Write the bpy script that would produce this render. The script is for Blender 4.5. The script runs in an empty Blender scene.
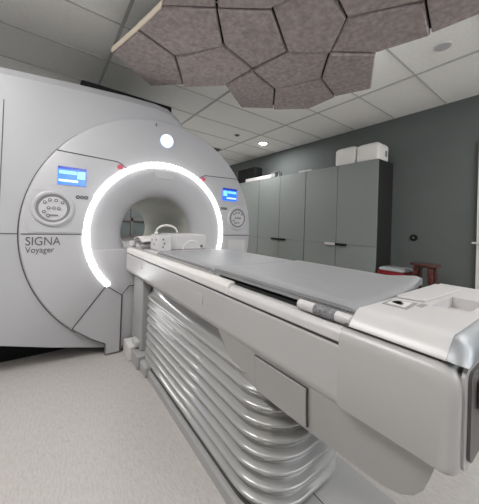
import bpy, bmesh, math, random
from mathutils import Vector, Matrix
C = bpy.context.scene
COL = C.collection
PI = math.pi
random.seed(7)

# ------------------------------------------------------------------ camera
CAMZ = 1.12
yaw, pitch, roll, FPX, CX, CY = .6358, -.01, -.0357, 262.15, 239.5, 222.42
fw = Vector((math.sin(yaw)*math.cos(pitch), math.cos(yaw)*math.cos(pitch), -math.sin(pitch)))
r0 = Vector((math.cos(yaw), -math.sin(yaw), 0)); d0 = fw.cross(r0)
rr = math.cos(roll)*r0 + math.sin(roll)*d0
dd = -math.sin(roll)*r0 + math.cos(roll)*d0
cd = bpy.data.cameras.new('camera'); cam = bpy.data.objects.new('camera', cd); COL.objects.link(cam)
cam.matrix_world = Matrix(((rr.x, -dd.x, -fw.x, 0), (rr.y, -dd.y, -fw.y, 0), (rr.z, -dd.z, -fw.z, CAMZ), (0, 0, 0, 1)))
cd.sensor_fit = 'HORIZONTAL'; cd.sensor_width = 36; cd.lens = FPX*36/479
cd.shift_x = 0; cd.shift_y = (CY-252)/479
cd.clip_start = .02
C.camera = cam
# ------------------------------------------------------------------ world, light, exposure
w = bpy.data.worlds.new('world'); C.world = w; w.use_nodes = True
w.node_tree.nodes['Background'].inputs[0].default_value = (.8, .85, .9, 1)
w.node_tree.nodes['Background'].inputs[1].default_value = .2
C.view_settings.view_transform = 'Standard'; C.view_settings.look = 'None'
C.view_settings.gamma = 1; C.view_settings.use_curve_mapping = False
C.view_settings.exposure = 0.0

def area(name, loc, size, power, col=(.965, .985, 1), rot=(0, 0, 0), spread=180):
    l = bpy.data.lights.new(name, 'AREA'); l.shape = 'RECTANGLE'; l.size, l.size_y = size
    l.energy = power; l.color = col; l.spread = math.radians(spread)
    o = bpy.data.objects.new(name, l); COL.objects.link(o); o.location = loc; o.rotation_euler = rot
    return o
CEIL = 2.69
LAMPS = [(-.95, 1.2, 44), (-.95, -.4, 3), (2.35, -.6, 17), (-.6, 5.1, 24), (1.75, 5.2, 34)]  # unseen panels placed to light the room; rear pair added for bore and ceiling
for x, y, p in LAMPS:
    area('unseen_ceiling_lamp', (x, y, CEIL-.03), (.5, 1.1), p)
area('added_ceiling_fill', (1.88, 1.5, 2.50), (.35, .35), 6, rot=(PI, 0, 0))  # added upward fill above the cloud to brighten the ceiling
area('added_ceiling_fill', (1.35, 1.2, 2.50), (.35, .35), 5, rot=(PI, 0, 0))
area('added_front_fill', (1.9, -2.5, 2.2), (3.4, .65), 55, rot=(PI/2+.12, 0, 0), col=(.93, .97, 1))  # added fill from behind the camera, no window known there
area('downlight_lamp', (3.25, 3.75, CEIL-.03), (.13, .13), 20)

# ------------------------------------------------------------------ materials
def mat(name, col, rough=.5, metal=0, spec=.5, coat=0, emit=None, es=0, noise=None, bump=None, trans=0):
    m = bpy.data.materials.new(name); m.use_nodes = True
    nt = m.node_tree; b = nt.nodes['Principled BSDF']
    b.inputs['Base Color'].default_value = (*col, 1); b.inputs['Roughness'].default_value = rough
    b.inputs['Metallic'].default_value = metal; b.inputs['Specular IOR Level'].default_value = spec
    b.inputs['Coat Weight'].default_value = coat
    if emit: b.inputs['Emission Color'].default_value = (*emit, 1); b.inputs['Emission Strength'].default_value = es
    if trans: b.inputs['Transmission Weight'].default_value = trans
    tc = nt.nodes.new('ShaderNodeTexCoord')
    if noise:
        sc, stretch, amt, det = noise
        mp = nt.nodes.new('ShaderNodeMapping'); mp.inputs['Scale'].default_value = stretch
        n = nt.nodes.new('ShaderNodeTexNoise'); n.inputs['Scale'].default_value = sc; n.inputs['Detail'].default_value = det
        rp = nt.nodes.new('ShaderNodeValToRGB')
        rp.color_ramp.elements[0].position = .3; rp.color_ramp.elements[1].position = .7
        rp.color_ramp.elements[0].color = (*[max(0, c*(1-amt)) for c in col], 1)
        rp.color_ramp.elements[1].color = (*[min(1, c*(1+amt)) for c in col], 1)
        nt.links.new(tc.outputs['Object'], mp.inputs[0]); nt.links.new(mp.outputs[0], n.inputs['Vector'])
        nt.links.new(n.outputs['Fac'], rp.inputs[0]); nt.links.new(rp.outputs[0], b.inputs['Base Color'])
    if bump:
        n2 = nt.nodes.new('ShaderNodeTexNoise'); n2.inputs['Scale'].default_value = bump[0]; n2.inputs['Detail'].default_value = 4
        bp = nt.nodes.new('ShaderNodeBump'); bp.inputs['Strength'].default_value = bump[1]; bp.inputs['Distance'].default_value = .002
        nt.links.new(tc.outputs['Object'], n2.inputs['Vector']); nt.links.new(n2.outputs['Fac'], bp.inputs['Height'])
        nt.links.new(bp.outputs[0], b.inputs['Normal'])
    return m
M = dict(
 plastic=mat('gantry_plastic', (.43, .423, .44), .38, noise=(3, (1, 1, 1), .02, 2)),
 housing=mat('housing_plastic', (.385, .38, .395), .42, noise=(3, (1, 1, 1), .02, 2)),
 table=mat('table_plastic', (.40, .388, .388), .33, noise=(3, (1, 1, 1), .02, 2)),
 cream=mat('rail_cream', (.62, .59, .575), .35),
 white=mat('white_plastic', (.51, .492, .495), .33, noise=(3, (1, 1, 1), .015, 2)),
 bellows=mat('bellows_grey', (.30, .295, .29), .22, spec=.8, coat=.8),
 base=mat('base_grey', (.35, .345, .345), .4),
 seam=mat('seam_dark', (.06, .055, .055), .6),
 dark=mat('dark_panel', (.10, .09, .09), .45),
 black=mat('black_matte', (.006, .006, .006), .7, spec=.2),
 silver=mat('silver_metal', (.33, .34, .36), .5, metal=.85),
 pad=mat('mattress_vinyl', (.235, .235, .243), .5, noise=(14, (1, 1, 1), .03, 4), bump=(160, .12)),
 felt=mat('felt_brown', (.37, .32, .312), .95, spec=.1, noise=(30, (1, 1, 1), .22, 8), bump=(220, .5)),
 feltlit=mat('felt_lit_edge', (.72, .62, .50), .8),  # light on the panel edge put into a paler colour
 cabinet=mat('cabinet_laminate', (.20, .215, .205), .42),
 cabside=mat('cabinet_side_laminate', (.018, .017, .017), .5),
 wall=mat('wall_paint', (.098, .108, .103), .7, noise=(4, (1, 1, 1), .04, 3)),
 wallpale=mat('pale_wall_paint', (.50, .51, .50), .7, noise=(4, (1, 1, 1), .03, 3)),
 ceiling=mat('ceiling_tile', (.86, .845, .81), .9, spec=.1, noise=(60, (1, 1, 1), .04, 6), bump=(300, .3)),
 tbar=mat('ceiling_grid_metal', (.46, .455, .44), .5),
 red=mat('red_plastic', (.20, .006, .010), .35),
 button=mat('button_red', (.55, .05, .09), .35),
 wood=mat('red_wood', (.055, .007, .004), .25, coat=.6, noise=(8, (1, 1, 12), .5, 5)),
 paper=mat('wrapped_paper', (.74, .71, .69), .7, bump=(22, .9)),
 vinylwhite=mat('white_vinyl', (.38, .39, .40), .4),
 glow=mat('ring_diffuser', (1, 1, 1), .4, emit=(1, .99, 1), es=12),
 badge=mat('badge_glow', (1, 1, 1), .4, emit=(.93, .97, 1), es=3.2),
 badgering=mat('badge_blue_rim', (.6, .7, .85), .3, emit=(.45, .62, .95), es=.8),
 lampglow=mat('lamp_diffuser', (1, 1, 1), .4, emit=(1, .95, .86), es=9),
 fillpane=mat('fill_pane_glow', (.5, .6, .7), .2, emit=(.85, .93, 1), es=1.5),  # glow for the added pane behind the camera
 screen=mat('screen_blue', (.02, .1, .6), .2, emit=(.03, .20, .95), es=.9),
 screenpale=mat('screen_pale_blue', (.2, .5, .9), .2, emit=(.16, .50, 1), es=1.1),
 screenwhite=mat('screen_white', (.7, .8, .9), .2, emit=(.45, .72, 1), es=.9),
 screennavy=mat('screen_navy', (.01, .03, .3), .2, emit=(.01, .03, .35), es=.5),
 dial=mat('dial_grey', (.17, .165, .17), .35),
 dialpale=mat('dial_pale', (.50, .49, .50), .35),
 bore=mat('bore_liner', (.50, .50, .455), .3),
 glass=mat('window_glass', (.10, .12, .12), .08),
 text=mat('lettering_grey', (.10, .09, .10), .5),
 jamb=mat('door_frame_paint', (.62, .60, .57), .45),
 keygrey=mat('keypad_grey', (.27, .265, .27), .4),
 rail=mat('rail_grey', (.48, .465, .46), .35),
 stripe=mat('grip_grey', (.16, .16, .17), .6, noise=(200, (1, 1, 1), .6, 2)),
)
# floor vinyl: pale warm grey with short directional flecks
def floor_mat():
    m = bpy.data.materials.new('floor_vinyl'); m.use_nodes = True; nt = m.node_tree; b = nt.nodes['Principled BSDF']
    tc = nt.nodes.new('ShaderNodeTexCoord')
    def layer(scale, st, rot):
        mp = nt.nodes.new('ShaderNodeMapping'); mp.inputs['Scale'].default_value = st; mp.inputs['Rotation'].default_value = (0, 0, rot)
        n = nt.nodes.new('ShaderNodeTexNoise'); n.inputs['Scale'].default_value = scale; n.inputs['Detail'].default_value = 5; n.inputs['Roughness'].default_value = .65
        nt.links.new(tc.outputs['Object'], mp.inputs[0]); nt.links.new(mp.outputs[0], n.inputs['Vector']); return n
    a = layer(20, (6, 1, 1), .08); c = layer(55, (4.5, 1, 1), .05)
    mx = nt.nodes.new('ShaderNodeMix'); mx.data_type = 'FLOAT'; mx.inputs[0].default_value = .5
    nt.links.new(a.outputs['Fac'], mx.inputs[2]); nt.links.new(c.outputs['Fac'], mx.inputs[3])
    rp = nt.nodes.new('ShaderNodeValToRGB'); e = rp.color_ramp.elements
    e[0].position = .34; e[0].color = (0.360, 0.333, 0.313, 1); e[1].position = .66; e[1].color = (0.508, 0.481, 0.463, 1)
    k = e.new(.5); k.color = (0.446, 0.419, 0.401, 1)
    nt.links.new(mx.outputs[0], rp.inputs[0]); nt.links.new(rp.outputs[0], b.inputs['Base Color'])
    b.inputs['Roughness'].default_value = .42; b.inputs['Specular IOR Level'].default_value = .4
    return m
M['floor'] = floor_mat()

# ------------------------------------------------------------------ helpers
def obj(name, bm, m, parent=None, smooth=False, bevel=0, seg=2, ang=35):
    bmesh.ops.recalc_face_normals(bm, faces=bm.faces)
    me = bpy.data.meshes.new(name); bm.to_mesh(me); bm.free()
    me.materials.append(M[m] if isinstance(m, str) else m)
    o = bpy.data.objects.new(name, me); COL.objects.link(o)
    if smooth:
        for p in me.polygons: p.use_smooth = True
        me.set_sharp_from_angle(angle=math.radians(ang))
    if bevel:
        b = o.modifiers.new('bevel', 'BEVEL'); b.width = bevel; b.segments = seg; b.limit_method = 'ANGLE'; b.angle_limit = math.radians(30); b.harden_normals = False
        for p in me.polygons: p.use_smooth = True
        wn = o.modifiers.new('wn', 'WEIGHTED_NORMAL'); wn.keep_sharp = True
    if parent is not None:
        o.parent = parent; o.matrix_parent_inverse = Matrix.Translation(parent.location).inverted() if parent.type == 'EMPTY' else Matrix()
        if parent.type != 'EMPTY' and parent.parent is not None: pass
    return o
def sub(o, par):   # re-parent keeping the world place (all meshes here live in world coordinates)
    bpy.context.view_layer.update()
    o.parent = par; o.matrix_parent_inverse = par.matrix_world.inverted(); return o
def part(name, bm, m, par, **k):
    return sub(obj(name, bm, m, None, **k), par)
def thing(name, label, cat, loc=(0, 0, 0), group=None):
    o = bpy.data.objects.new(name, None); COL.objects.link(o); o.location = loc; o.empty_display_size = .1
    o['label'] = label; o['category'] = cat
    if group: o['group'] = group
    return o
def tag(o, label, cat, group=None):
    o['label'] = label; o['category'] = cat
    if group: o['group'] = group
    return o
def struct(name, bm, m, **k):
    o = obj(name, bm, m, None, **k); o['kind'] = 'structure'; return o
def box(x0, x1, y0, y1, z0, z1, bm=None):
    bm = bm or bmesh.new()
    v = [bm.verts.new((x, y, z)) for z in (z0, z1) for x, y in ((x0, y0), (x1, y0), (x1, y1), (x0, y1))]
    for f in ((3, 2, 1, 0), (4, 5, 6, 7), (0, 1, 5, 4), (1, 2, 6, 5), (2, 3, 7, 6), (3, 0, 4, 7)): bm.faces.new([v[i] for i in f])
    return bm
def prism(pts, d, bm=None):
    """closed polygon of 3D points extruded by vector d"""
    bm = bm or bmesh.new(); d = Vector(d)
    a = [bm.verts.new(p) for p in pts]; b = [bm.verts.new(Vector(p)+d) for p in pts]
    bm.faces.new(a); bm.faces.new(b[::-1])
    n = len(a)
    for i in range(n): bm.faces.new((a[i], a[(i+1) % n], b[(i+1) % n], b[i]))
    return bm
def loft(rings, cap0=True, cap1=True, closed=True, bm=None):
    bm = bm or bmesh.new()
    R = [[bm.verts.new(p) for p in r] for r in rings]; n = len(R[0])
    for a, b in zip(R, R[1:]):
        for i in range(n if closed else n-1):
            j = (i+1) % n; bm.faces.new((a[i], a[j], b[j], b[i]))
    if cap0: bm.faces.new(R[0][::-1])
    if cap1: bm.faces.new(R[-1])
    return bm
def tube(pts, r, n=10, bm=None, taper=None):
    pts = [Vector(p) for p in pts]; rings = []
    for i, p in enumerate(pts):
        t = (pts[min(i+1, len(pts)-1)]-pts[max(i-1, 0)]).normalized()
        up = Vector((0, 0, 1)) if abs(t.z) < .9 else Vector((1, 0, 0))
        u = t.cross(up).normalized(); v = t.cross(u)
        q = r if taper is None else taper[i]
        rings.append([p+u*q*math.cos(a)+v*q*math.sin(a) for a in [2*PI*k/n for k in range(n)]])
    return loft(rings, bm=bm)
def ycyl(cx, y0, y1, cz, r, n=32, r1=None, bm=None):
    r1 = r if r1 is None else r1
    return loft([[(cx+r*math.cos(2*PI*k/n), y0, cz+r*math.sin(2*PI*k/n)) for k in range(n)], [(cx+r1*math.cos(2*PI*k/n), y1, cz+r1*math.sin(2*PI*k/n)) for k in range(n)]], bm=bm)
def zcyl(cx, cy, z0, z1, r, n=32, r1=None, bm=None):
    r1 = r if r1 is None else r1
    return loft([[(cx+r*math.cos(2*PI*k/n), cy+r*math.sin(2*PI*k/n), z0) for k in range(n)], [(cx+r1*math.cos(2*PI*k/n), cy+r1*math.sin(2*PI*k/n), z1) for k in range(n)]], bm=bm)
def torus_y(cx, cy, cz, R, r, a0=0, a1=2*PI, N=64, n=12, sy=1.0):
    full = abs(a1-a0-2*PI) < 1e-6; rings = []
    for i in range(N if full else N+1):
        a = a0+(a1-a0)*i/N
        rings.append([(cx+(R+r*math.cos(b))*math.cos(a), cy+sy*r*math.sin(b), cz+(R+r*math.cos(b))*math.sin(a)) for b in [2*PI*k/n for k in range(n)]])
    if full: rings.append(rings[0]); bm = loft(rings, False, False); bmesh.ops.remove_doubles(bm, verts=bm.verts, dist=1e-6); return bm
    return loft(rings)
def strip_y(pts, y, wd, dp=.004, bm=None):
    """thin groove strip lying on a plane of constant y, along (x,z) points"""
    bm = bm or bmesh.new()
    P = [Vector((p[0], 0, p[1])) for p in pts]
    L, Rr = [], []
    for i, p in enumerate(P):
        t = (P[min(i+1, len(P)-1)]-P[max(i-1, 0)]).normalized(); nn = Vector((-t.z, 0, t.x))
        L.append(p+nn*wd/2); Rr.append(p-nn*wd/2)
    poly = L+Rr[::-1]
    rings = [[(a.x, y-dp/2, a.z), (b.x, y-dp/2, b.z), (b.x, y+dp/2, b.z), (a.x, y+dp/2, a.z)] for a, b in zip(L, Rr)]
    return loft(rings, bm=bm)
def rrect(x0, x1, y0, y1, r, n=8):
    out = []
    for cx, cy, a0 in ((x1-r, y0+r, -PI/2), (x1-r, y1-r, 0), (x0+r, y1-r, PI/2), (x0+r, y0+r, PI)):
        for k in range(n+1): a = a0+PI/2*k/n; out.append((cx+r*math.cos(a), cy+r*math.sin(a)))
    return out
def place_text(s, x, z, y, size, m, par, name, wscale=1.0):
    cu = bpy.data.curves.new(name, 'FONT'); cu.body = s; cu.size = size; cu.extrude = .001
    o = bpy.data.objects.new(name, cu); COL.objects.link(o); bpy.context.view_layer.update()
    me = bpy.data.meshes.new_from_object(o.evaluated_get(bpy.context.evaluated_depsgraph_get()))
    bpy.data.objects.remove(o)
    for v in me.vertices: v.co = (x+v.co.x*wscale, y-v.co.z, z+v.co.y)
    me.materials.clear(); me.materials.append(M[m])
    t = bpy.data.objects.new(name, me); COL.objects.link(t); return sub(t, par)

# ------------------------------------------------------------------ room shell
XL, XR, YF, YB = -2.6, 3.883, -2.6, 6.1
struct('floor', box(XL, XR, YF, YB, -.1, 0), 'floor')
struct('ceiling', box(XL, XR, YF, YB, CEIL, CEIL+.1), 'ceiling')
struct('wall_right', box(XR, XR+.1, YF, YB, -.1, CEIL+.1), 'wall')
struct('wall_left', box(XL-.1, XL, YF, YB, -.1, CEIL+.1), 'wall')
struct('wall_back', box(XL-.1, XR+.1, YB, YB+.1, -.1, CEIL+.1), 'wallpale')
struct('wall_front', box(XL-.1, XR+.1, YF-.1, YF, -.1, CEIL+.1), 'wallpale')
# suspended ceiling grid
H = CEIL-CAMZ
bm = bmesh.new()
ys = [k*.376*H+.693*H for k in range(-8, 10)]
xs = [-1.81, -.67, .44, 1.68, 2.93]
for y in ys:
    if YF < y < YB: box(XL, XR, y-.007, y+.007, CEIL-.006, CEIL+.004, bm)
for x in xs: box(x-.012, x+.012, YF, YB, CEIL-.008, CEIL+.004, bm)
struct('trim_1', bm, 'tbar')
bm = box(XR-.012, XR, YF, YB, 0, .1); box(XL, XL+.012, YF, YB, 0, .1, bm)
struct('baseboard_right', bm, 'dark')
# window to the control room in the far wall, glimpsed through the bore
bm = bmesh.new()
for a in ((.9, 1.0, .8, 1.75), (2.5, 2.6, .8, 1.75), (.9, 2.6, .75, .82), (.9, 2.6, 1.72, 1.8), (1.5, 1.55, .8, 1.75), (.95, 2.55, 1.13, 1.19)):
    box(a[0], a[1], YB-.05, YB, a[2], a[3], bm)
struct('window_1', box(.95, 2.55, YB-.02, YB-.005, .8, 1.75), 'glass')
fr = obj('window_frame', bm, 'dark'); sub(fr, bpy.data.objects['window_1'])
struct('added_window', box(.15, 3.65, YF, YF+.01, 1.85, 2.55), 'fillpane')  # unseen glowing pane, added to go with the ceiling fill
bm = bmesh.new()
for a in ((.08, .15, 1.78, 2.62), (3.65, 3.72, 1.78, 2.62), (.08, 3.72, 1.78, 1.85), (.08, 3.72, 2.55, 2.62), (1.87, 1.93, 1.85, 2.55)): box(a[0], a[1], YF, YF+.05, a[2], a[3], bm)
sub(obj('window_frame', bm, 'jamb'), bpy.data.objects['added_window'])  # frame of the added pane
# door beyond the right edge of the picture
dr = struct('door_1', box(XR-.035, XR-.002, -.12, .70, .005, 2.08), 'jamb')
part('door_frame', box(XR-.05, XR-.001, .705, .775, 0, 2.16, box(XR-.05, XR-.001, -.19, -.125, 0, 2.16, box(XR-.05, XR-.001, -.12, .70, 2.085, 2.16))), 'jamb', dr, bevel=.004)
bm = tube([(XR-.04, .66, 1.01), (XR-.09, .66, 1.01), (XR-.105, .70, 1.012), (XR-.105, .80, 1.015)], .012)
zz = part('door_handle', bm, 'white', dr, smooth=True); zz['label'] = 'white lever handle'

# ------------------------------------------------------------------ ceiling fittings
for x, y, p in LAMPS:
    t = thing('unseen_light_panel', 'unseen recessed ceiling light panel placed to light the room', 'ceiling light', (x, y, CEIL), 'unseen ceiling light panels')
    part('frame', box(x-.3, x+.3, y-.6, y+.6, CEIL-.014, CEIL-.001), 'tbar', t)
    part('diffuser', box(x-.27, x+.27, y-.57, y+.57, CEIL-.02, CEIL-.014), 'lampglow', t)
def downlight(x, y, label):
    t = thing('downlight', label, 'ceiling light', (x, y, CEIL))
    part('trim_ring', zcyl(x, y, CEIL-.012, CEIL-.001, .10, 32, .105), 'white', t, smooth=True)
    part('lens', zcyl(x, y, CEIL-.016, CEIL-.012, .075), 'lampglow', t)
downlight(3.257, 3.753, 'small round lit downlight in the ceiling above the grey cabinets')
t = thing('ceiling_speaker', 'round pale grey speaker grille in ceiling tile at upper right', 'ceiling speaker', (2.641, .779, CEIL))
part('rim', zcyl(2.641, .779, CEIL-.008, CEIL-.001, .06, 36), 'cream', t, smooth=True)
part('grille', zcyl(2.641, .779, CEIL-.011, CEIL-.008, .052, 36), 'dialpale', t, smooth=True)
t = thing('sprinkler_head', 'small dark sprinkler cover in ceiling tile beside the lit downlight', 'sprinkler', (2.631, 3.73, CEIL))
part('cover_plate', zcyl(2.631, 3.73, CEIL-.008, CEIL-.001, .045, 24), 'dark', t, smooth=True)
part('nozzle', zcyl(2.631, 3.73, CEIL-.025, CEIL-.008, .014, 12), 'dark', t, smooth=True)
t = thing('exit_vent', 'small dark fitting on the ceiling just past the scanner rim', 'vent', (2.79, 4.73, CEIL))
t.name = 'ceiling_vent'
part('frame', box(2.70, 2.88, 4.66, 4.80, CEIL-.02, CEIL-.001), 'dark', t)
part('slat', box(2.72, 2.86, 4.70, 4.71, CEIL-.026, CEIL-.02, box(2.72, 2.86, 4.75, 4.76, CEIL-.026, CEIL-.02)), 'black', t)

# ------------------------------------------------------------------ acoustic cloud of faceted felt panels
V = {'A': (0.359, 2.22), 'B': (0.446, 1.869), 'C': (0.509, 1.573), 'D': (0.766, 2.556), 'E': (0.772, 1.979), 'F': (1.01, 2.338), 'G': (0.996, 1.625), 'H': (0.782, 1.368), 'I': (1.304, 2.081), 'J': (1.046, 1.169), 'K': (1.408, 1.378), 'M': (1.348, 1.718), 'N': (1.71, 2.367), 'O': (1.701, 1.82), 'P': (1.98, 2.132), 'Q': (2.268, 1.881), 'R': (2.275, 1.554), 'S': (1.899, 1.439), 'T': (1.648, 1.18), 'V': (1.46, 0.929), 'X': (1.912, 0.97), 'Y': (2.399, 1.253), 'Z': (1.691, 0.587), 'a': (1.995, 0.655), 'b': (2.05, 0.381), 'c': (1.716, 0.323), 'd': (1.521, 0.512), 'e': (0.469, 1.387), 'f': (0.661, 1.197), 'g': (0.989, 0.902), 'h': (1.083, 1.003), 'i': (1.257, 0.88)}
CZ = 2.42
cloud = thing('acoustic_ceiling_cloud', 'brown felt acoustic ceiling cloud of irregular polygon panels hung below the tiles', 'acoustic panel', (1.35, 1.4, CEIL))
polys = ['ABEFD', 'BCHGE', 'EGMIF', 'HJKMG', 'JhiVTK', 'KTSOM', 'MOPNI', 'OSRQP', 'TXYRS', 'VZaXT', 'Zabcd', 'CefH', 'HfghJ', 'hgdZVi']
for k, s in enumerate(polys):
    P = [Vector(V[c]) for c in s]; cen = sum(P, Vector((0, 0)))/len(P)
    ang = k*2.4; tilt = Vector((math.cos(ang), math.sin(ang)))*.035
    def ring(ins, dz):
        out = []
        for p in P:
            d = (cen-p); q = p+d.normalized()*ins
            out.append((q.x, q.y, CZ+dz+(q-cen).dot(tilt)))
        return out
    bm = loft([ring(.008, .035), ring(.008, .010), ring(.020, -.002)])
    o = part('felt_panel', bm, 'felt', cloud)
    o.data.materials.append(M['feltlit'])
part('added_backing', prism([(x+(1.35-x)*.012, y+(1.4-y)*.012, CZ+.036) for x, y in [V['A'], V['D'], V['F'], V['I'], V['N'], V['P'], V['Q'], V['R'], V['Y'], V['X'], V['a'], V['b'], V['c'], V['d'], V['g'], V['f'], V['e'], V['C'], V['B']]], (0, 0, .01)), 'black', cloud)  # unseen black sheet added so the gaps between panels look dark
for a, b in (('A', 'B'), ('B', 'C'), ('C', 'e')):  # panel edges on the lit side, their brightness put into the colour
    A = Vector(V[a]); B = Vector(V[b]); n = (B-A).normalized(); q = Vector((-n.y, n.x))*.008
    o = part('lit_edge', prism([(A.x, A.y, CZ-.008), (B.x, B.y, CZ-.008), (B.x+q.x, B.y+q.y, CZ-.008), (A.x+q.x, A.y+q.y, CZ-.008)], (0, 0, .038)), 'feltlit', cloud)
for c in 'EKSH':
    x, y = V[c]
    part('suspension_rod', zcyl(x, y, CZ+.035, CEIL-.001, .006, 8), 'tbar', cloud)

for x, y in ((1.88, 1.5), (1.35, 1.2)): part('added_uplight_body', box(x-.2, x+.2, y-.2, y+.2, CZ+.0465, CZ+.07), 'tbar', cloud)  # bodies added to go with the upward ceiling fill

# ------------------------------------------------------------------ cabinets
XC = 3.45; ZT = 2.05; ZS = .895
def cabinet(y0, y1, label, zt=ZT, handle='pair'):
    t = thing('storage_cabinet', label, 'cabinet', ((XC+XR)/2, (y0+y1)/2, 0), 'grey cabinets along the right wall')
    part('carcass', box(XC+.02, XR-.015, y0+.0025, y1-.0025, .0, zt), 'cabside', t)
    ym = (y0+y1)/2
    for a, b, inner in ((y0, ym, 1), (ym, y1, -1)):
        for z0, z1 in ((ZS+.002, zt), (.08, ZS-.002)):
            d = part('door', box(XC, XC+.019, a+.003, b-.003, z0, z1), 'cabinet', t, bevel=.0015)
            if z1 == zt and handle:
                ye = ym-.004 if inner == 1 else ym+.004
                yo = ye-.17*inner
                hy0, hy1 = sorted((ye, yo))
                m = 'white' if (handle == 'mixed' and inner == -1) else 'black'  # the lit silver handle has its brightness put into a white colour
                h = part('handle', box(XC-.03, XC-.002, hy0, hy1, ZS-.022, ZS+.012), m, d, bevel=.004)
                h['label'] = 'silvery pull handle coloured bright as if lit' if m == 'white' else 'black pull handle'
    return t
cabinet(1.677, 2.857, 'grey two-door storage cabinet with white packages on top, nearest the stools', handle='mixed')
cabinet(2.863, 4.04, 'grey two-door storage cabinet, middle one of the row with a flat grey item on top')
cabinet(4.046, 5.20, 'grey two-door storage cabinet farthest away, beside the scanner rim', handle=None)
# things on top of the cabinets
def package(y0, y1, z1, label):
    bm = loft([[(x, y, z) for x, y in rrect(XC+.03+ins, XC+.33-ins, y0+ins, y1-ins, .035, 4)] for z, ins in ((ZT+.001, .008), (ZT+.03, 0), (z1-.04, .0), (z1-.015, .012), (z1, .035))])
    bmesh.ops.subdivide_edges(bm, edges=[e for e in bm.edges if e.calc_length() > .08], cuts=3)
    for v in bm.verts:
        if v.co.z > ZT+.01:
            n = math.sin(v.co.y*47+v.co.z*31)*math.cos(v.co.x*39); v.co.x += .005*n; v.co.z += .004*n
    t = thing('paper_package', label, 'package', (XC+.18, (y0+y1)/2, ZT), 'white wrapped packages on the cabinet')
    part('wrapping', bm, 'paper', t, smooth=True, ang=60)
    ym = (y0+y1)/2
    part('label_patch', box(XC+.22, XC+.27, y0-.0015, y0+.004, ZT+.07, ZT+.15), 'dial', t)
package(2.02, 2.345, 2.31, 'smaller white wrapped package on the cabinet, left of the pair')
package(1.70, 2.01, 2.295, 'larger white wrapped package on the cabinet end, right of the pair')
t = thing('folded_binder', 'small flat grey item lying on top of the middle cabinet', 'binder', (XC+.1, 2.9, ZT))
part('cover', box(XC+.01, XC+.2, 2.76, 3.03, ZT+.001, ZT+.03), 'dialpale', t, bevel=.004)
part('spine', box(XC+.006, XC+.012, 2.77, 3.02, ZT+.002, ZT+.028), 'tbar', t)
# white arm and black unit beside it
t = thing('swivel_mount', 'white swivel arm with metal clamp reaching along the cabinet tops', 'wall arm', (XC, 3.6, ZT))
part('beam', box(XC+.03, XC+.10, 3.73, 4.55, ZT+.002, ZT+.075), 'cream', t, bevel=.01)
part('clamp', box(XC+.0, XC+.13, 3.60, 3.72, ZT+.001, ZT+.10), 'silver', t, bevel=.012)
part('joint', zcyl(XC+.06, 3.53, ZT+.002, ZT+.085, .045, 20, .04), 'silver', t, smooth=True)
part('lever', box(XC-.01, XC+.02, 3.50, 3.70, ZT+.085, ZT+.10), 'dark', t, bevel=.004)
t = thing('black_loudspeaker', 'black box loudspeaker on the farthest cabinet behind the white arm', 'loudspeaker', (3.67, 4.65, ZT))
part('cabinet_box', box(3.57, 3.77, 4.33, 4.97, ZT+.012, 2.39), 'black', t, bevel=.02)
part('grille', box(3.56, 3.569, 4.36, 4.94, 2.09, 2.36), 'black', t)
part('foot_plate', box(3.60, 3.74, 4.45, 4.85, ZT+.001, ZT+.012), 'dark', t)
# round black plate on the wall
t = thing('wall_button', 'round black button plate on the dark green wall above the stool', 'wall button', (3.88, 1.403, 1.03))
def xcyl(x0, x1, cy, cz, r, n=28): return loft([[(x, cy+r*math.cos(2*PI*k/n), cz+r*math.sin(2*PI*k/n)) for k in range(n)] for x in (x0, x1)])
part('plate', xcyl(3.868, 3.8825, 1.403, 1.035, .042), 'black', t, smooth=True)
part('cap', xcyl(3.856, 3.868, 1.403, 1.035, .016), 'dark', t, smooth=True)

# ------------------------------------------------------------------ stools by the wall
def stool(cx, cy, zt, R):
    t = thing('wooden_stool', 'dark red varnished wooden stool with round seat against the wall', 'stool', (cx, cy, 0))
    part('seat', loft([[(cx+r*math.cos(2*PI*k/32), cy+r*math.sin(2*PI*k/32), z) for k in range(32)] for r, z in ((R-.015, zt-.035), (R, zt-.025), (R, zt-.01), (R-.012, zt))]), 'wood', t, smooth=True)
    for k in range(4):
        a = PI/4+k*PI/2; c, s = math.cos(a), math.sin(a)
        part('leg', tube([(cx+c*(R-.05), cy+s*(R-.05), zt-.034), (cx+c*(R-.02), cy+s*(R-.02), zt*.5), (cx+c*(R+.02), cy+s*(R+.02), .0)], .02, 12, taper=[.024, .024, .018]), 'wood', t, smooth=True)
    for k, z in ((0, .24), (1, .24), (2, .24), (3, .24)):
        a = PI/4+k*PI/2; b = a+PI/2; q = R-.002
        part('rung', tube([(cx+math.cos(a)*q, cy+math.sin(a)*q, z), (cx+math.cos(b)*q, cy+math.sin(b)*q, z)], .011), 'wood', t, smooth=True)
stool(3.45, 1.127, .762, .145)
t = thing('cushioned_stool', 'low red stool with a light grey cushion beside the cabinet end', 'stool', (3.55, 1.45, 0))
cx, cy = 3.55, 1.475
part('seat', loft([[(x, y, z) for x, y in rrect(cx-.17+i, cx+.17-i, cy-.165+i, cy+.165-i, .05)] for z, i in ((.575, .01), (.585, 0), (.615, 0), (.62, .01))]), 'red', t, smooth=True)
part('cushion', loft([[(x, y, z) for x, y in rrect(cx-.16+i, cx+.16-i, cy-.155+i, cy+.155-i, .06)] for z, i in ((.6205, .012), (.628, 0), (.645, 0), (.658, .02))]), 'vinylwhite', t, smooth=True)
for sx in (-1, 1):
    for sy in (-1, 1):
        part('leg', tube([(cx+sx*.13, cy+sy*.13, .577), (cx+sx*.145, cy+sy*.14, 0)], .016), 'red', t, smooth=True)
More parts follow.
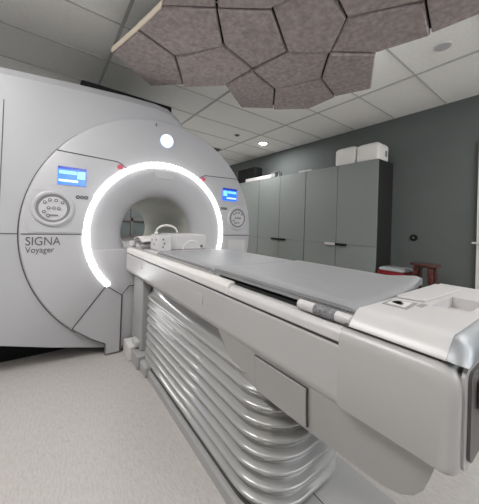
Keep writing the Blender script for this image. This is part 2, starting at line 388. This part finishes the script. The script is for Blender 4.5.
for sx in (-1, 1): part('rung', tube([(cx+sx*.138, cy-.135, .3), (cx+sx*.138, cy+.135, .3)], .01), 'red', t)

# ------------------------------------------------------------------ MRI scanner
GX, GZ, GY = .883, 1.026, 2.39
gan = thing('mri_scanner', 'large white MRI scanner with lit ring around its round bore', 'MRI scanner', (GX, 3.2, 0))
N = 128
# housing behind the disc: outline sampled by angle so the bore passes through
out = [(-1.25, 2.09), (-.3, 2.175), (.18, 2.215), (.55, 2.24), (.80, 2.245), (.92, 2.23), (1.02, 2.17), (1.13, 2.06), (1.3, 1.92), (1.55, 1.72), (1.75, 1.45), (1.86, 1.1), (1.80, .7), (1.6, .35), (1.45, .10), (1.3, .03), (.7, .02), (.43, .03), (.06, .12), (-.22, .2), (-1.25, .25)]
def ray_poly(ang, poly, cx=GX, cz=GZ):
    dx, dz = math.cos(ang), math.sin(ang); best = None
    for i in range(len(poly)):
        ax, az = poly[i][0]-cx, poly[i][1]-cz; bx, bz = poly[(i+1) % len(poly)][0]-cx, poly[(i+1) % len(poly)][1]-cz
        ex, ez = bx-ax, bz-az; den = dx*ez-dz*ex
        if abs(den) < 1e-9: continue
        tt = (ax*ez-az*ex)/den; u = (ax*dz-az*dx)/den
        if tt > 0 and -1e-6 <= u <= 1+1e-6: best = tt if best is None else min(best, tt)
    return best
angs = sorted([2*PI*k/N for k in range(N)] + [math.atan2(z-GZ, x-GX) % (2*PI) for x, z in out])
angs = [a for i, a in enumerate(angs) if i == 0 or a-angs[i-1] > 1e-4]
ro = [ray_poly(a, out) for a in angs]
def circ(r, y): return [(GX+r*math.cos(a), y, GZ+r*math.sin(a)) for a in angs]
def outl(ins, y):
    res = []
    for a, r in zip(angs, ro):
        x = GX+r*math.cos(a); z = GZ+r*math.sin(a)
        z2 = z-ins if z > 1.6 else (z+ins*.3 if z < .3 else z)
        x2 = x+ins if x < -1.1 else (x-ins*.5 if x > 1.3 else x)
        res.append((x2, y, z2))
    return res
F0 = GY+.045
bm = loft([circ(.8, F0), outl(.075, F0), outl(.066, F0+.008), outl(.0, F0+.07), outl(0, 4.13), outl(.05, 4.21), circ(.62, 4.21)], False, False)
part('housing', bm, 'housing', gan, smooth=True, ang=25)
# front disc
def dz(z): return max(z, .012)
def dcirc(r, y, aa=None): return [(GX+r*math.cos(a), y, dz(GZ+r*math.sin(a))) for a in (aa or [2*PI*k/N for k in range(N)])]
bm = loft([dcirc(.656, GY), dcirc(1.018, GY), dcirc(1.030, GY+.006), dcirc(1.036, GY+.02), dcirc(1.036, GY+.05)], False, False)
part('front_disc', bm, 'plastic', gan, smooth=True, ang=50)
# flared mouth, bore liner and rear mouth
prof = []
for k in range(15):
    t_ = k/14; a = t_*PI/2
    prof.append((.655-.303*(1-math.cos(a))**.9 if k < 14 else .335, GY+.004+.20*math.sin(a)**1.0))
prof = [(.656, GY), (.640, GY+.003)]
for k in range(1, 15):
    a = k/14*PI/2
    prof.append((  .335+.305*(1-math.sin(a)), GY+.003+.17*(1-math.cos(a))))
fl = part('flared_mouth', loft([circ(r, y) for r, y in prof], False, False), 'plastic', gan, smooth=True, ang=50)
part('bore_liner', loft([circ(.335, GY+.173), circ(.335, 4.08)], False, False), 'bore', gan, smooth=True, ang=50)
part('rear_mouth', loft([circ(.335, 4.08), circ(.36, 4.14), circ(.43, 4.19), circ(.62, 4.21)], False, False), 'plastic', gan, smooth=True, ang=50)
# reading lamp recess at the top of the mouth
part('lamp_recess', loft([[(GX+sx*.115, y, GZ+z) for sx, y, z in ((-1, GY+.000, .580), (1, GY+.000, .580), (.7, GY+.016, .50), (-.7, GY+.016, .50))], [(GX+sx*.08, y, GZ+z) for sx, y, z in ((-1, GY+.012, .57), (1, GY+.012, .57), (.7, GY+.04, .50), (-.7, GY+.04, .50))]]), 'dialpale', gan, bevel=.004)
# ring light
part('ring_light', torus_y(GX+.005, GY+.002, GZ-.007, .630, .022, -math.radians(44), PI+math.radians(44), 96, 12, .6), 'glow', gan, smooth=True)
# illuminated badge on top
part('badge_rim', ycyl(.885, GY-.010, GY+.004, 1.880, .062, 36), 'badgering', gan, smooth=True)
part('illuminated_badge', ycyl(.882, GY-.016, GY-.009, 1.884, .050, 36), 'badge', gan, smooth=True)
part('alignment_hook', box(.775, .781, GY-.012, GY+.002, 1.995, 2.02), 'dark', gan)
# flat lower dock panel closing the mouth under the shelf
ZS2 = .878
arc = []
ha = math.asin((ZS2-GZ)/.664)
a0 = PI-ha   # left end angle, measured the positive way round below
K = 20
a_end = PI+math.radians(44)
pts = [(GX+.664*math.cos(PI-ha+(a_end-(PI-ha))*k/K), GZ+.664*math.sin(PI-ha+(a_end-(PI-ha))*k/K)) for k in range(K+1)]
pts += [(.54, .487), (.60, .558), (1.166, .558), (1.226, .487)]
pts += [(2*GX-x, z) for x, z in pts[:K+1][::-1]]
part('dock_shelf', prism([(x, GY+.006, z) for x, z in pts], (0, .22, 0)), 'plastic', gan, bevel=.004)
# lower foot panels
def mirror(p): return [(2*GX-x, z) for x, z in p]
ft = [(.418, .577), (.54, .487), (.54, .012), (.428, .012), (.428, .100), (.32, .165), (.191, .27)]
for q in (ft, mirror(ft)):
    part('foot_panel', prism([(x, GY-.004, z) for x, z in q], (0, .03, 0)), 'plastic', gan, bevel=.003)
ft = [(.546, .478), (.602, .550), (.73, .550), (.80, .06), (.546, .02)]
for sgn in (1, -1):
    q = [(GX+sgn*(x-GX), GY+.004+max(0, (x-.546))*.5, z) for x, z in ft]
    part('dock_side_panel', prism(q, (0, .02, 0)), 'table', gan)
part('dock_recess', box(.72, 1.046, GY+.12, GY+.14, .02, .60), 'base', gan)
# black toe kick and black service duct above
part('toe_kick', box(-1.2, .43, F0+.26, 3.9, .0, .30), 'black', gan)
part('toe_kick', box(1.34, 1.6, F0+.26, 3.9, .0, .30), 'black', gan)
part('service_duct', box(.20, 1.02, F0+.20, 3.9, 2.18, 2.33), 'black', gan, bevel=.02)
# groove lines
for q in ([(.045, 1.632), (.463, 1.616), (.50, 1.600), (.545, 1.566)], [(-.14, 1.003), (.232, 1.003)]):
    for qq in (q, mirror(q)): part('panel_seam', strip_y(qq, GY-.0005, .007), 'seam', gan)
# arc seam where the disc meets the housing
part('housing_seam', strip_y([(-1.25, 1.003), (-.145, 1.003)], F0-.0005, .006), 'seam', gan)
part('housing_seam', strip_y([(-.262, 1.93), (-.262, .36)], F0-.0005, .005), 'seam', gan)
bm = bmesh.new(); rings = []
for k in range(61):
    a = PI*1.28-k*PI*.72/60; wd = .009 if k < 24 else .009-.007*(k-24)/36; u = (math.cos(a), math.sin(a))
    rings.append([(GX+r*u[0], y, GZ+r*u[1]) for r, y in ((1.036, F0-.0025), (1.036+wd, F0-.0025), (1.036+wd, F0+.0015), (1.036, F0+.0015))])
part('disc_seam', loft(rings), 'seam', gan)
for q in ([(.418, .58), (.54, .490), (.60, .561), (.72, .561)], [(.543, .49), (.543, .014)], [(.418, .58), (.191, .27), (.32, .165), (.428, .10), (.428, .012)]):
    part('foot_seam', strip_y(q, GY-.006, .007), 'seam', gan)
# control panels (left as measured, right mirrored)
def control(side):
    mx = (lambda x: x) if side == 'l' else (lambda x: 2*GX-x)
    def b2(xa, xb, *r): a, b = sorted((mx(xa), mx(xb))); return box(a, b, *r)
    pod = part('control_pod', prism([(mx(x), GY-.004, z) for x, z in ([(-.105, 1.015), (-.123, 1.14), (-.118, 1.28), (-.08, 1.335), (.20, 1.345), (.31, 1.30), (.262, 1.18), (.235, 1.015)])], (0, .006, 0)), 'plastic', gan, bevel=.003)
    cx = mx(.040); cz = 1.195
    part('dial_rim', torus_y(cx, GY-.008, cz, .118, .016, N=48, n=10, sy=.8), 'plastic', pod, smooth=True)
    part('dial_ring', torus_y(cx, GY-.007, cz, .100, .017, N=48, n=10, sy=.5), 'dial', pod, smooth=True)
    part('dial_face', ycyl(cx, GY-.012, GY-.002, cz, .088, 40), 'dialpale', pod, smooth=True)
    for ax, az in ((-.052, .042), (-.022, .060), (.016, .060), (.056, .045), (-.028, .002), (.004, .002), (.034, .002), (-.055, -.028), (-.030, -.055)):
        part('dial_button', ycyl(cx+ax, GY-.018, GY-.011, cz+az, .0115, 14), 'text', pod, smooth=True)
        part('button_mark', ycyl(cx+ax, GY-.0195, GY-.0175, cz+az, .006, 10), 'dialpale', pod)
    part('dial_lever', box(cx-.03, cx+.03, GY-.017, GY-.011, cz-.056, cz-.046), 'dial', pod)
    sc = part('screen', b2(.058, .243, GY-.005, GY+.001, 1.379, 1.516), 'screen', gan)
    sc['label'] = 'bright blue display'
    part('title_bar', b2(.058, .243, GY-.0065, GY-.005, 1.497, 1.516), 'screennavy', sc)
    part('display_block', b2(.066, .178, GY-.0065, GY-.005, 1.460, 1.486), 'screenpale', sc)
    part('display_block', b2(.184, .237, GY-.0065, GY-.005, 1.43, 1.488), 'screenpale', sc)
    part('display_block', b2(.066, .190, GY-.0065, GY-.005, 1.402, 1.418), 'screenwhite', sc)
    for x in (.193, .222, .250):
        part('oval_button', torus_y(mx(x), GY-.004, 1.292, .010, .005, N=20, n=8), 'text', gan, smooth=True)
    part('button_plate', b2(.172, .271, GY-.0025, GY+.001, 1.272, 1.312), 'dialpale', gan, bevel=.002)
    rb = part('stop_button', ycyl(mx(.488), GY-.016, GY, 1.574, .021, 24), 'button', gan, smooth=True)
    rb['label'] = 'small red push button'
control('l'); control('r')
# pocket on the right below the dial
bm = box(1.62, 1.85, GY-.006, GY+.001, .80, .955)
part('cable_pocket', bm, 'white', gan, bevel=.004)
for x in (1.655, 1.70, 1.755, 1.80): part('pocket_slot', box(x, x+.02, GY-.009, GY-.006, .83, .93), 'dialpale', gan)
place_text('SIGNA', -.115, .922, GY-.0015, .088, 'text', gan, 'model_lettering', .82)
place_text('Voyager', -.112, .868, GY-.0015, .062, 'text', gan, 'model_lettering', .82)

# ------------------------------------------------------------------ patient table
tb = thing('patient_table', 'long white MRI patient table with ribbed grey skirt below the scanner bore', 'patient table', (GX, 1.2, 0))
def sect(pts, y0, y1, **k):   # symmetric cross-section given as left-side (x,z) from bottom to top
    full = pts + [(2*GX-x, z) for x, z in pts[::-1]]
    return prism([(x, y0, z) for x, z in full], (0, y1-y0, 0))
Y0T, Y1T = .352, 2.384
part('side_rail', sect([(.66, .655), (.585, .690), (.572, .705), (.568, .725), (.566, .842)], Y0T, Y1T), 'table', tb, bevel=.005)
part('rail_seam', sect([(.572, .8425), (.572, .849)], Y0T, Y1T), 'seam', tb)
part('upper_rail', sect([(.566, .8495), (.568, .872), (.580, .884), (.60, .886)], Y0T, Y1T), 'white', tb, bevel=.005)
part('rail_lip', sect([(.5655, .853), (.566, .882), (.578, .898), (.602, .9), (.604, .887)], .83, Y1T), 'cream', tb, bevel=.004)
# small hatches on the rail side
for y, z in ((1.93, .80), (1.02, .785)):
    part('rail_hatch', box(.5645, .570, y, y+.05, z-.022, z+.022), 'table', tb, bevel=.001)
# cradle below the mattress
part('cradle', sect([(.612, .887), (.600, .890), (.606, .8955)], .345, .95), 'black', tb)  # black colour stands in for the shaded gap under the mattress
part('cradle', sect([(.612, .887), (.607, .904), (.612, .909)], .9505, 2.38), 'rail', tb)
# lower wedge shell: side profile swept inwards
def wedge():
    # (y, z at fold) -> (y, z bottom edge)
    up = [(.90, .712), (.86, .715), (.80, .717), (.60, .717), (.45, .717), (.36, .717), (.30, .717), (.26, .717), (.225, .717), (.195, .717), (.172, .717), (.158, .717), (.152, .716)]
    lo = [(.90, .655), (.885, .59), (.86, .512), (.69, .504), (.50, .51), (.40, .518), (.31, .525), (.275, .533), (.242, .549), (.215, .575), (.193, .612), (.178, .655), (.168, .70)]
    rings = []
    for (ya, za), (yb, zb) in zip(up, lo):
        t_ = (.717-zb)/.213; xb = .572+.085*t_
        xa = .571
        rings.append([(xa, ya, za), ((xa*2+xb)/3-.002, (2*ya+yb)/3, (2*za+zb)/3), ((xa+2*xb)/3-.002, (ya+2*yb)/3, (za+2*zb)/3), (xb, yb, zb), (xb+.05, yb+.012, zb-.008), (2*GX-xb-.05, yb+.012, zb-.008), (2*GX-xb, yb, zb), (2*GX-xa, ya, za)])
    return loft(rings)
part('lower_shell', wedge(), 'table', tb, smooth=True, ang=40)
def on_slope(y, z, off=.0): x = .572+(.725-z)/.215*.085; return (x-off*.92, y, z-off*.38)
hatch = [(.672, .690), (.450, .693), (.494, .535), (.738, .518)]
part('shell_hatch_gap', prism([on_slope(y, z, .009) for y, z in hatch], (.006, 0, .002)), 'seam', tb)
c_ = (sum(p[0] for p in hatch)/4, sum(p[1] for p in hatch)/4)
part('shell_hatch', prism([on_slope(y+(c_[0]-y)*.035, z+(c_[1]-z)*.045, .0118) for y, z in hatch], (.006, 0, .002)), 'table', tb)
# foot-end box
ey = .128
def footbox():
    rings = []
    for (x, ins) in ((.549, .030), (.5495, .024), (.552, .015), (.556, .007), (.562, .0015), (.570, 0), (2*GX-.570, 0), (2*GX-.556, .007), (2*GX-.549, .030)):
        pts = []
        for y, z in [(yy, z) for yy, z in rrect(ey+ins*.6, .345, .712+ins*.15, .892-ins, .034, 6)]:
            if y <= .3 and z < .77: z = .712+ins*.15+(z-.712-ins*.15)*.35; y = ey+ins*.6+(y-ey-ins*.6)*.35
            # only round the outer (foot-end) corners: push inner corners square
            if y > .3: y = .345; z = .712+ins*.15 if z < .8 else .892-ins
            pts.append((x, y, z))
        rings.append(pts)
    return loft(rings)
fb = part('foot_box', footbox(), 'table', tb, smooth=True, ang=40)
part('foot_box_gap', box(.5685, 2*GX-.5685,   .345, .352, .722, .885), 'seam', tb)
part('cover_gap', box(.566, 2*GX-.566, ey+.03, .345, .893, .8985), 'seam', tb)
# end face of the foot box
part('end_frame', prism([(x, ey-.004, z) for x, z in rrect(.572, 2*GX-.572, .718, .888, .015)], (0, .006, 0)), 'table', tb)
part('end_panel', prism([(x, ey-.009, z) for x, z in rrect(.586, 2*GX-.586, .728, .882, .016)], (0, .006, 0)), 'dark', tb)
eh = part('end_handle', box(.618, .70, ey-.03, ey-.009, .808, .862), 'silver', tb, bevel=.006); eh['label'] = 'silver grab handle'
part('end_handle', box(1.066, 1.148, ey-.03, ey-.009, .808, .862), 'silver', tb, bevel=.006)
# foot-end top cover
cov = [(.562, .8985), (.563, .903), (.592, .929), (.606, .9345), (.64, .9335)]
part('foot_cover', sect(cov, .1485, .329), 'white', tb)
def cut(o, bm):
    cu = obj('cutter', bm, 'seam'); md = o.modifiers.new('cut', 'BOOLEAN'); md.object = cu; md.solver = 'EXACT'
    bpy.context.view_layer.update()
    me = bpy.data.meshes.new_from_object(o.evaluated_get(bpy.context.evaluated_depsgraph_get()))
    o.modifiers.clear(); o.data = me; bpy.data.objects.remove(cu)
cut(bpy.data.objects['foot_cover'], box(.795, .955, .172, .243, .905, .96))
for p in bpy.data.objects['foot_cover'].data.polygons: p.use_smooth = True
bpy.data.objects['foot_cover'].data.set_sharp_from_angle(angle=math.radians(50))
silv = []
for y, z in ((.148, 0), (.142, -.0008), (.134, -.004), (.125, -.012), (.118, -.026)):
    silv.append([(x, y, max(zz+z, .8985+.0)) for x, zz in cov + [(2*GX-x, zz) for x, zz in cov[::-1]]])
sv = part('end_cap', loft(silv), 'silver', tb, smooth=True, ang=40); sv['label'] = 'brushed silver end cap'
# raised plates and tray on the cover
part('raised_plate', prism([(.80, .328, .9336), (.79, .320, .9336), (.81, .262, .9336), (1.09, .25, .9336), (1.10, .328, .9336)], (0, 0, .006)), 'white', tb, bevel=.002)
# tray pocket: frame of low walls with darker floor
part('tray_floor', box(.79, .955, .172, .243, .9052, .9062), 'white', tb)
kp = part('control_keypad', prism([(.694, .318, .9337), (.762, .324, .9337), (.777, .268, .9337), (.694, .262, .9337)], (0, 0, .0012)), 'keygrey', tb)
part('keypad_window', prism([(.703, .312, .935), (.753, .316, .935), (.765, .275, .935), (.703, .270, .935)], (0, 0, .0008)), 'cream', kp)
part('keypad_icon', box(.716, .734, .283, .294, .9358, .9366), 'black', kp)
part('keypad_cup', loft([[(.737+r*math.cos(a), .300+r*.6*math.sin(a), .9358) for a in [2*PI*k/20 for k in range(20)]] for r in (.017, .0125)]), 'dialpale', kp)
part('keypad_plate', prism([(.752, .262, .9337), (.79, .262, .9337), (.785, .249, .9337), (.747, .249, .9337)], (0, 0, .001)), 'keygrey', tb)
part('side_button', prism([(.5535, .285, .0), (.5535, .285, .0), (.5535, .285, .0)], (0, 0, 0)) if 0 else box(.5505, .553, .205, .222, .845, .858), 'table', tb, bevel=.001)
# ribbed bellows skirt
prof = []
z0, z1, nr = .072, .575, 9
p_ = (z1-z0)/nr
prof.append((.0, z0-.005)); 
for k in range(nr):
    zb = z0+k*p_
    for f, o_ in ((.0, .0), (.22, .004), (.42, .0115), (.56, .0205), (.63, .0245), (.70, .0262), (.77, .0250), (.84, .0200), (.93, .007)):
        prof.append((o_, zb+f*p_))
prof += [(-.004, z1), (-.02, z1+.02), (-.02, .66)]
rings = []
for off, z in prof:
    g = (z1-z)*.03  # slightly wider towards the floor at the foot end
    rings.append([(x, y, z) for x, y in rrect(.652-off-g*.4, 2*GX-.652+off+g*.4, .665-off-g, 2.12, .17+off, 12)])
part('bellows', loft(rings), 'bellows', tb, smooth=True, ang=60)
# base plate on the floor
bo = rrect(.622, 2*GX-.622, .12, 2.10, .05, 6)
bp = part('base_plate', loft([[(x, y, z) for x, y in bo] for z in (0.0, .045)] + [[(x*1+(GX-x)*.03, y, .058) for x, y in bo]]), 'base', tb, smooth=True, ang=30)
part('base_seam', box(.895, .899, .13, .66, .0582, .0592), 'seam', tb)
part('base_shadow_gap', loft([[(x, y, z) for x, y in rrect(.64, 2*GX-.64, .655, 2.13, .17, 12)] for z in (.058, .072)]), 'seam', tb)
# docking foot next to the scanner
for s in (1, -1):
    def q(a, b): a, b = sorted((GX+s*(a-GX), GX+s*(b-GX))); return a, b
    part('dock_foot', box(*q(.60, .70), 1.88, 2.02, .0, .085), 'base', tb, bevel=.02, seg=3)
    part('dock_foot', box(*q(.585, .70), 2.025, 2.18, .0, .10), 'base', tb, bevel=.01)
    part('dock_foot', box(*q(.565, .70), 2.185, 2.37, .0, .12), 'cream', tb, bevel=.01)
    part('dock_latch', box(*q(.60, .68), 2.14, 2.25, .12, .17), 'dialpale', tb, bevel=.012)
    part('dock_column', box(*q(.63, .70), 2.10, 2.36, .10, .66), 'base', tb, bevel=.01)

# ------------------------------------------------------------------ mattress pads
def pad(name, y0, y1, zt, label, curl=0, skew=0, th=.018, x0=.607, r=.04):
    t = thing(name, label, 'mattress', (GX, (y0+y1)/2, .91), 'mattress pads on the patient table')
    x1 = 2*GX-x0; n = 40; nx = 24
    def top(u, v):
        x = x0+(x1-x0)*u; yy = y0+skew*u; y = yy+(y1-yy)*v
        e = min(1, min((x-x0), (x1-x))/.03); z = zt-.004*(1-u)*0-.010*(1-e)**2
        z += -.006*math.sin(PI*u)
        if curl: z += curl*(max(0, (u-.62)/.38)**2)*(max(0, 1-v*5))
        ey_ = min(y-yy, y1-y)/.03
        if ey_ < 1: z -= .010*(1-ey_)**2
        return (x, y, z)
    bm = bmesh.new()
    us = [0, .01, .025, .05]+[k/nx for k in range(2, nx-1)]+[.95, .975, .99, 1]
    vs = [0, .006, .015, .03]+[k/n for k in range(2, n-1)]+[.97, .985, .994, 1]
    g = [[bm.verts.new(top(u, v)) for u in us] for v in vs]
    gb = [[bm.verts.new((a.co.x, a.co.y, a.co.z-(th if 0 < i < len(us)-1 and 0 < j < len(vs)-1 else th-.006))) for i, a in enumerate(row)] for j, row in enumerate(g)]
    for A, s in ((g, 1), (gb, -1)):
        for j in range(len(vs)-1):
            for i in range(len(us)-1): bm.faces.new((A[j][i], A[j][i+1], A[j+1][i+1], A[j+1][i])[::s])
    for i in range(len(us)-1):
        bm.faces.new((g[0][i], g[0][i+1], gb[0][i+1], gb[0][i])); bm.faces.new((g[-1][i], g[-1][i+1], gb[-1][i+1], gb[-1][i]))
    for j in range(len(vs)-1):
        bm.faces.new((g[j][0], g[j+1][0], gb[j+1][0], gb[j][0])); bm.faces.new((g[j][-1], g[j+1][-1], gb[j+1][-1], gb[j][-1]))
    part('cover', bm, 'pad', t, smooth=True, ang=60)
    part('piping', tube([(x0-.001, y0+.01, zt-.019), (x0-.001, y1-.01, zt-.019)], .0016, 6), 'stripe', t)
    return t
pad('mattress_pad', .331, .998, .938, 'grey vinyl mattress pad at the foot end with curled corner', curl=.022, skew=.055, th=.029)
pad('mattress_pad', 1.004, 1.74, .932, 'grey vinyl mattress pad at the scanner end of the table')
# roller grip between mattress and rail
t = thing('strap_roller', 'white strap roller with grey grip clipped along the table rail', 'strap roller', (.585, .41, .9))
part('tube', tube([(.588, .498, .903), (.588, .494, .903), (.588, .336, .903), (.588, .330, .903)], .013, 16, taper=[.009, .0135, .0135, .009]), 'white', t, smooth=True)
part('grip', tube([(.588, .440, .903), (.588, .376, .903)], .0142, 16), 'stripe', t, smooth=True)
part('end_knob', tube([(.589, .3295, .9035), (.5895, .322, .9035)], .009, 10), 'black', t, smooth=True)

# ------------------------------------------------------------------ head coil, connector box and cables
t = thing('coil_connector_box', 'small white connector box with three dark sockets at the pad end', 'connector box', (.69, 1.93, .9))
part('case', box(.655, .755, 1.86, 2.04, .9095, 1.025), 'white', t, bevel=.008)
for z, x in ((.995, .69), (.965, .70), (.94, .69)):
    part('socket', ycyl(x, 1.855, 1.862, z, .006, 14), 'dark', t)
for y, z in ((1.90, .99), (1.94, .955), (1.99, .985)):
    part('side_socket', box(.6525, .6555, y, y+.016, z-.007, z+.007), 'dial', t)
t = thing('head_coil_base', 'wide white head coil base standing across the table near the bore', 'head coil', (.95, 1.98, .9))
rr_ = [(.765, .9095), (.765, 1.03), (.80, 1.032), (1.065, 1.032), (1.085, 1.02), (1.085, .9095)]
part('body', prism([(x, 1.93, z) for x, z in rr_], (0, .22, 0)), 'white', t, bevel=.01, seg=3)
part('head_rest', torus_y(.955, 1.93, .905, .075, .005, 0.08, PI-.08, 20, 8), 'cream', t, smooth=True)
part('latch', box(1.03, 1.05, 1.92, 1.931, .925, .945), 'dark', t, bevel=.003)
t = thing('cable_loop', 'white cable looping up over the connector box into the bore', 'cable', (.7, 1.95, 1.02))
pts = [(.765-.085*math.cos(a), 1.99, 1.042+.055*math.sin(a)) for a in [k*PI/16 for k in range(17)]]
part('sleeve', tube(pts, .008, 8), 'cream', t, smooth=True)
part('plug', box(.667, .693, 1.977, 2.003, 1.0255, 1.045), 'white', t, bevel=.005)
t = thing('surface_coil', 'flexible white and grey surface coil resting at the bore entrance', 'surface coil', (.62, 2.2, .9))
def blade(x0, x1, ya, yb, z0, z1, th):
    rings = []
    for k in range(9):
        u = k/8; y = ya+(yb-ya)*u; z = z0+(z1-z0)*math.sin(u*PI*.9)
        rings.append([(x0, y, z), (x1, y, z+.01), (x1, y, z+.01+th), (x0, y, z+th)])
    return loft(rings)
part('panel', blade(.60, .70, 2.05, 2.40, .9105, .945, .012), 'dial', t, smooth=True)
part('pod', box(.585, .655, 2.28, 2.40, .911, .953), 'white', t, bevel=.012)
part('pod', box(.60, .64, 2.08, 2.24, .911, .938), 'white', t, bevel=.01)
part('flap', blade(.61, .72, 2.10, 2.34, .955, .99, .006), 'cream', t, smooth=True)
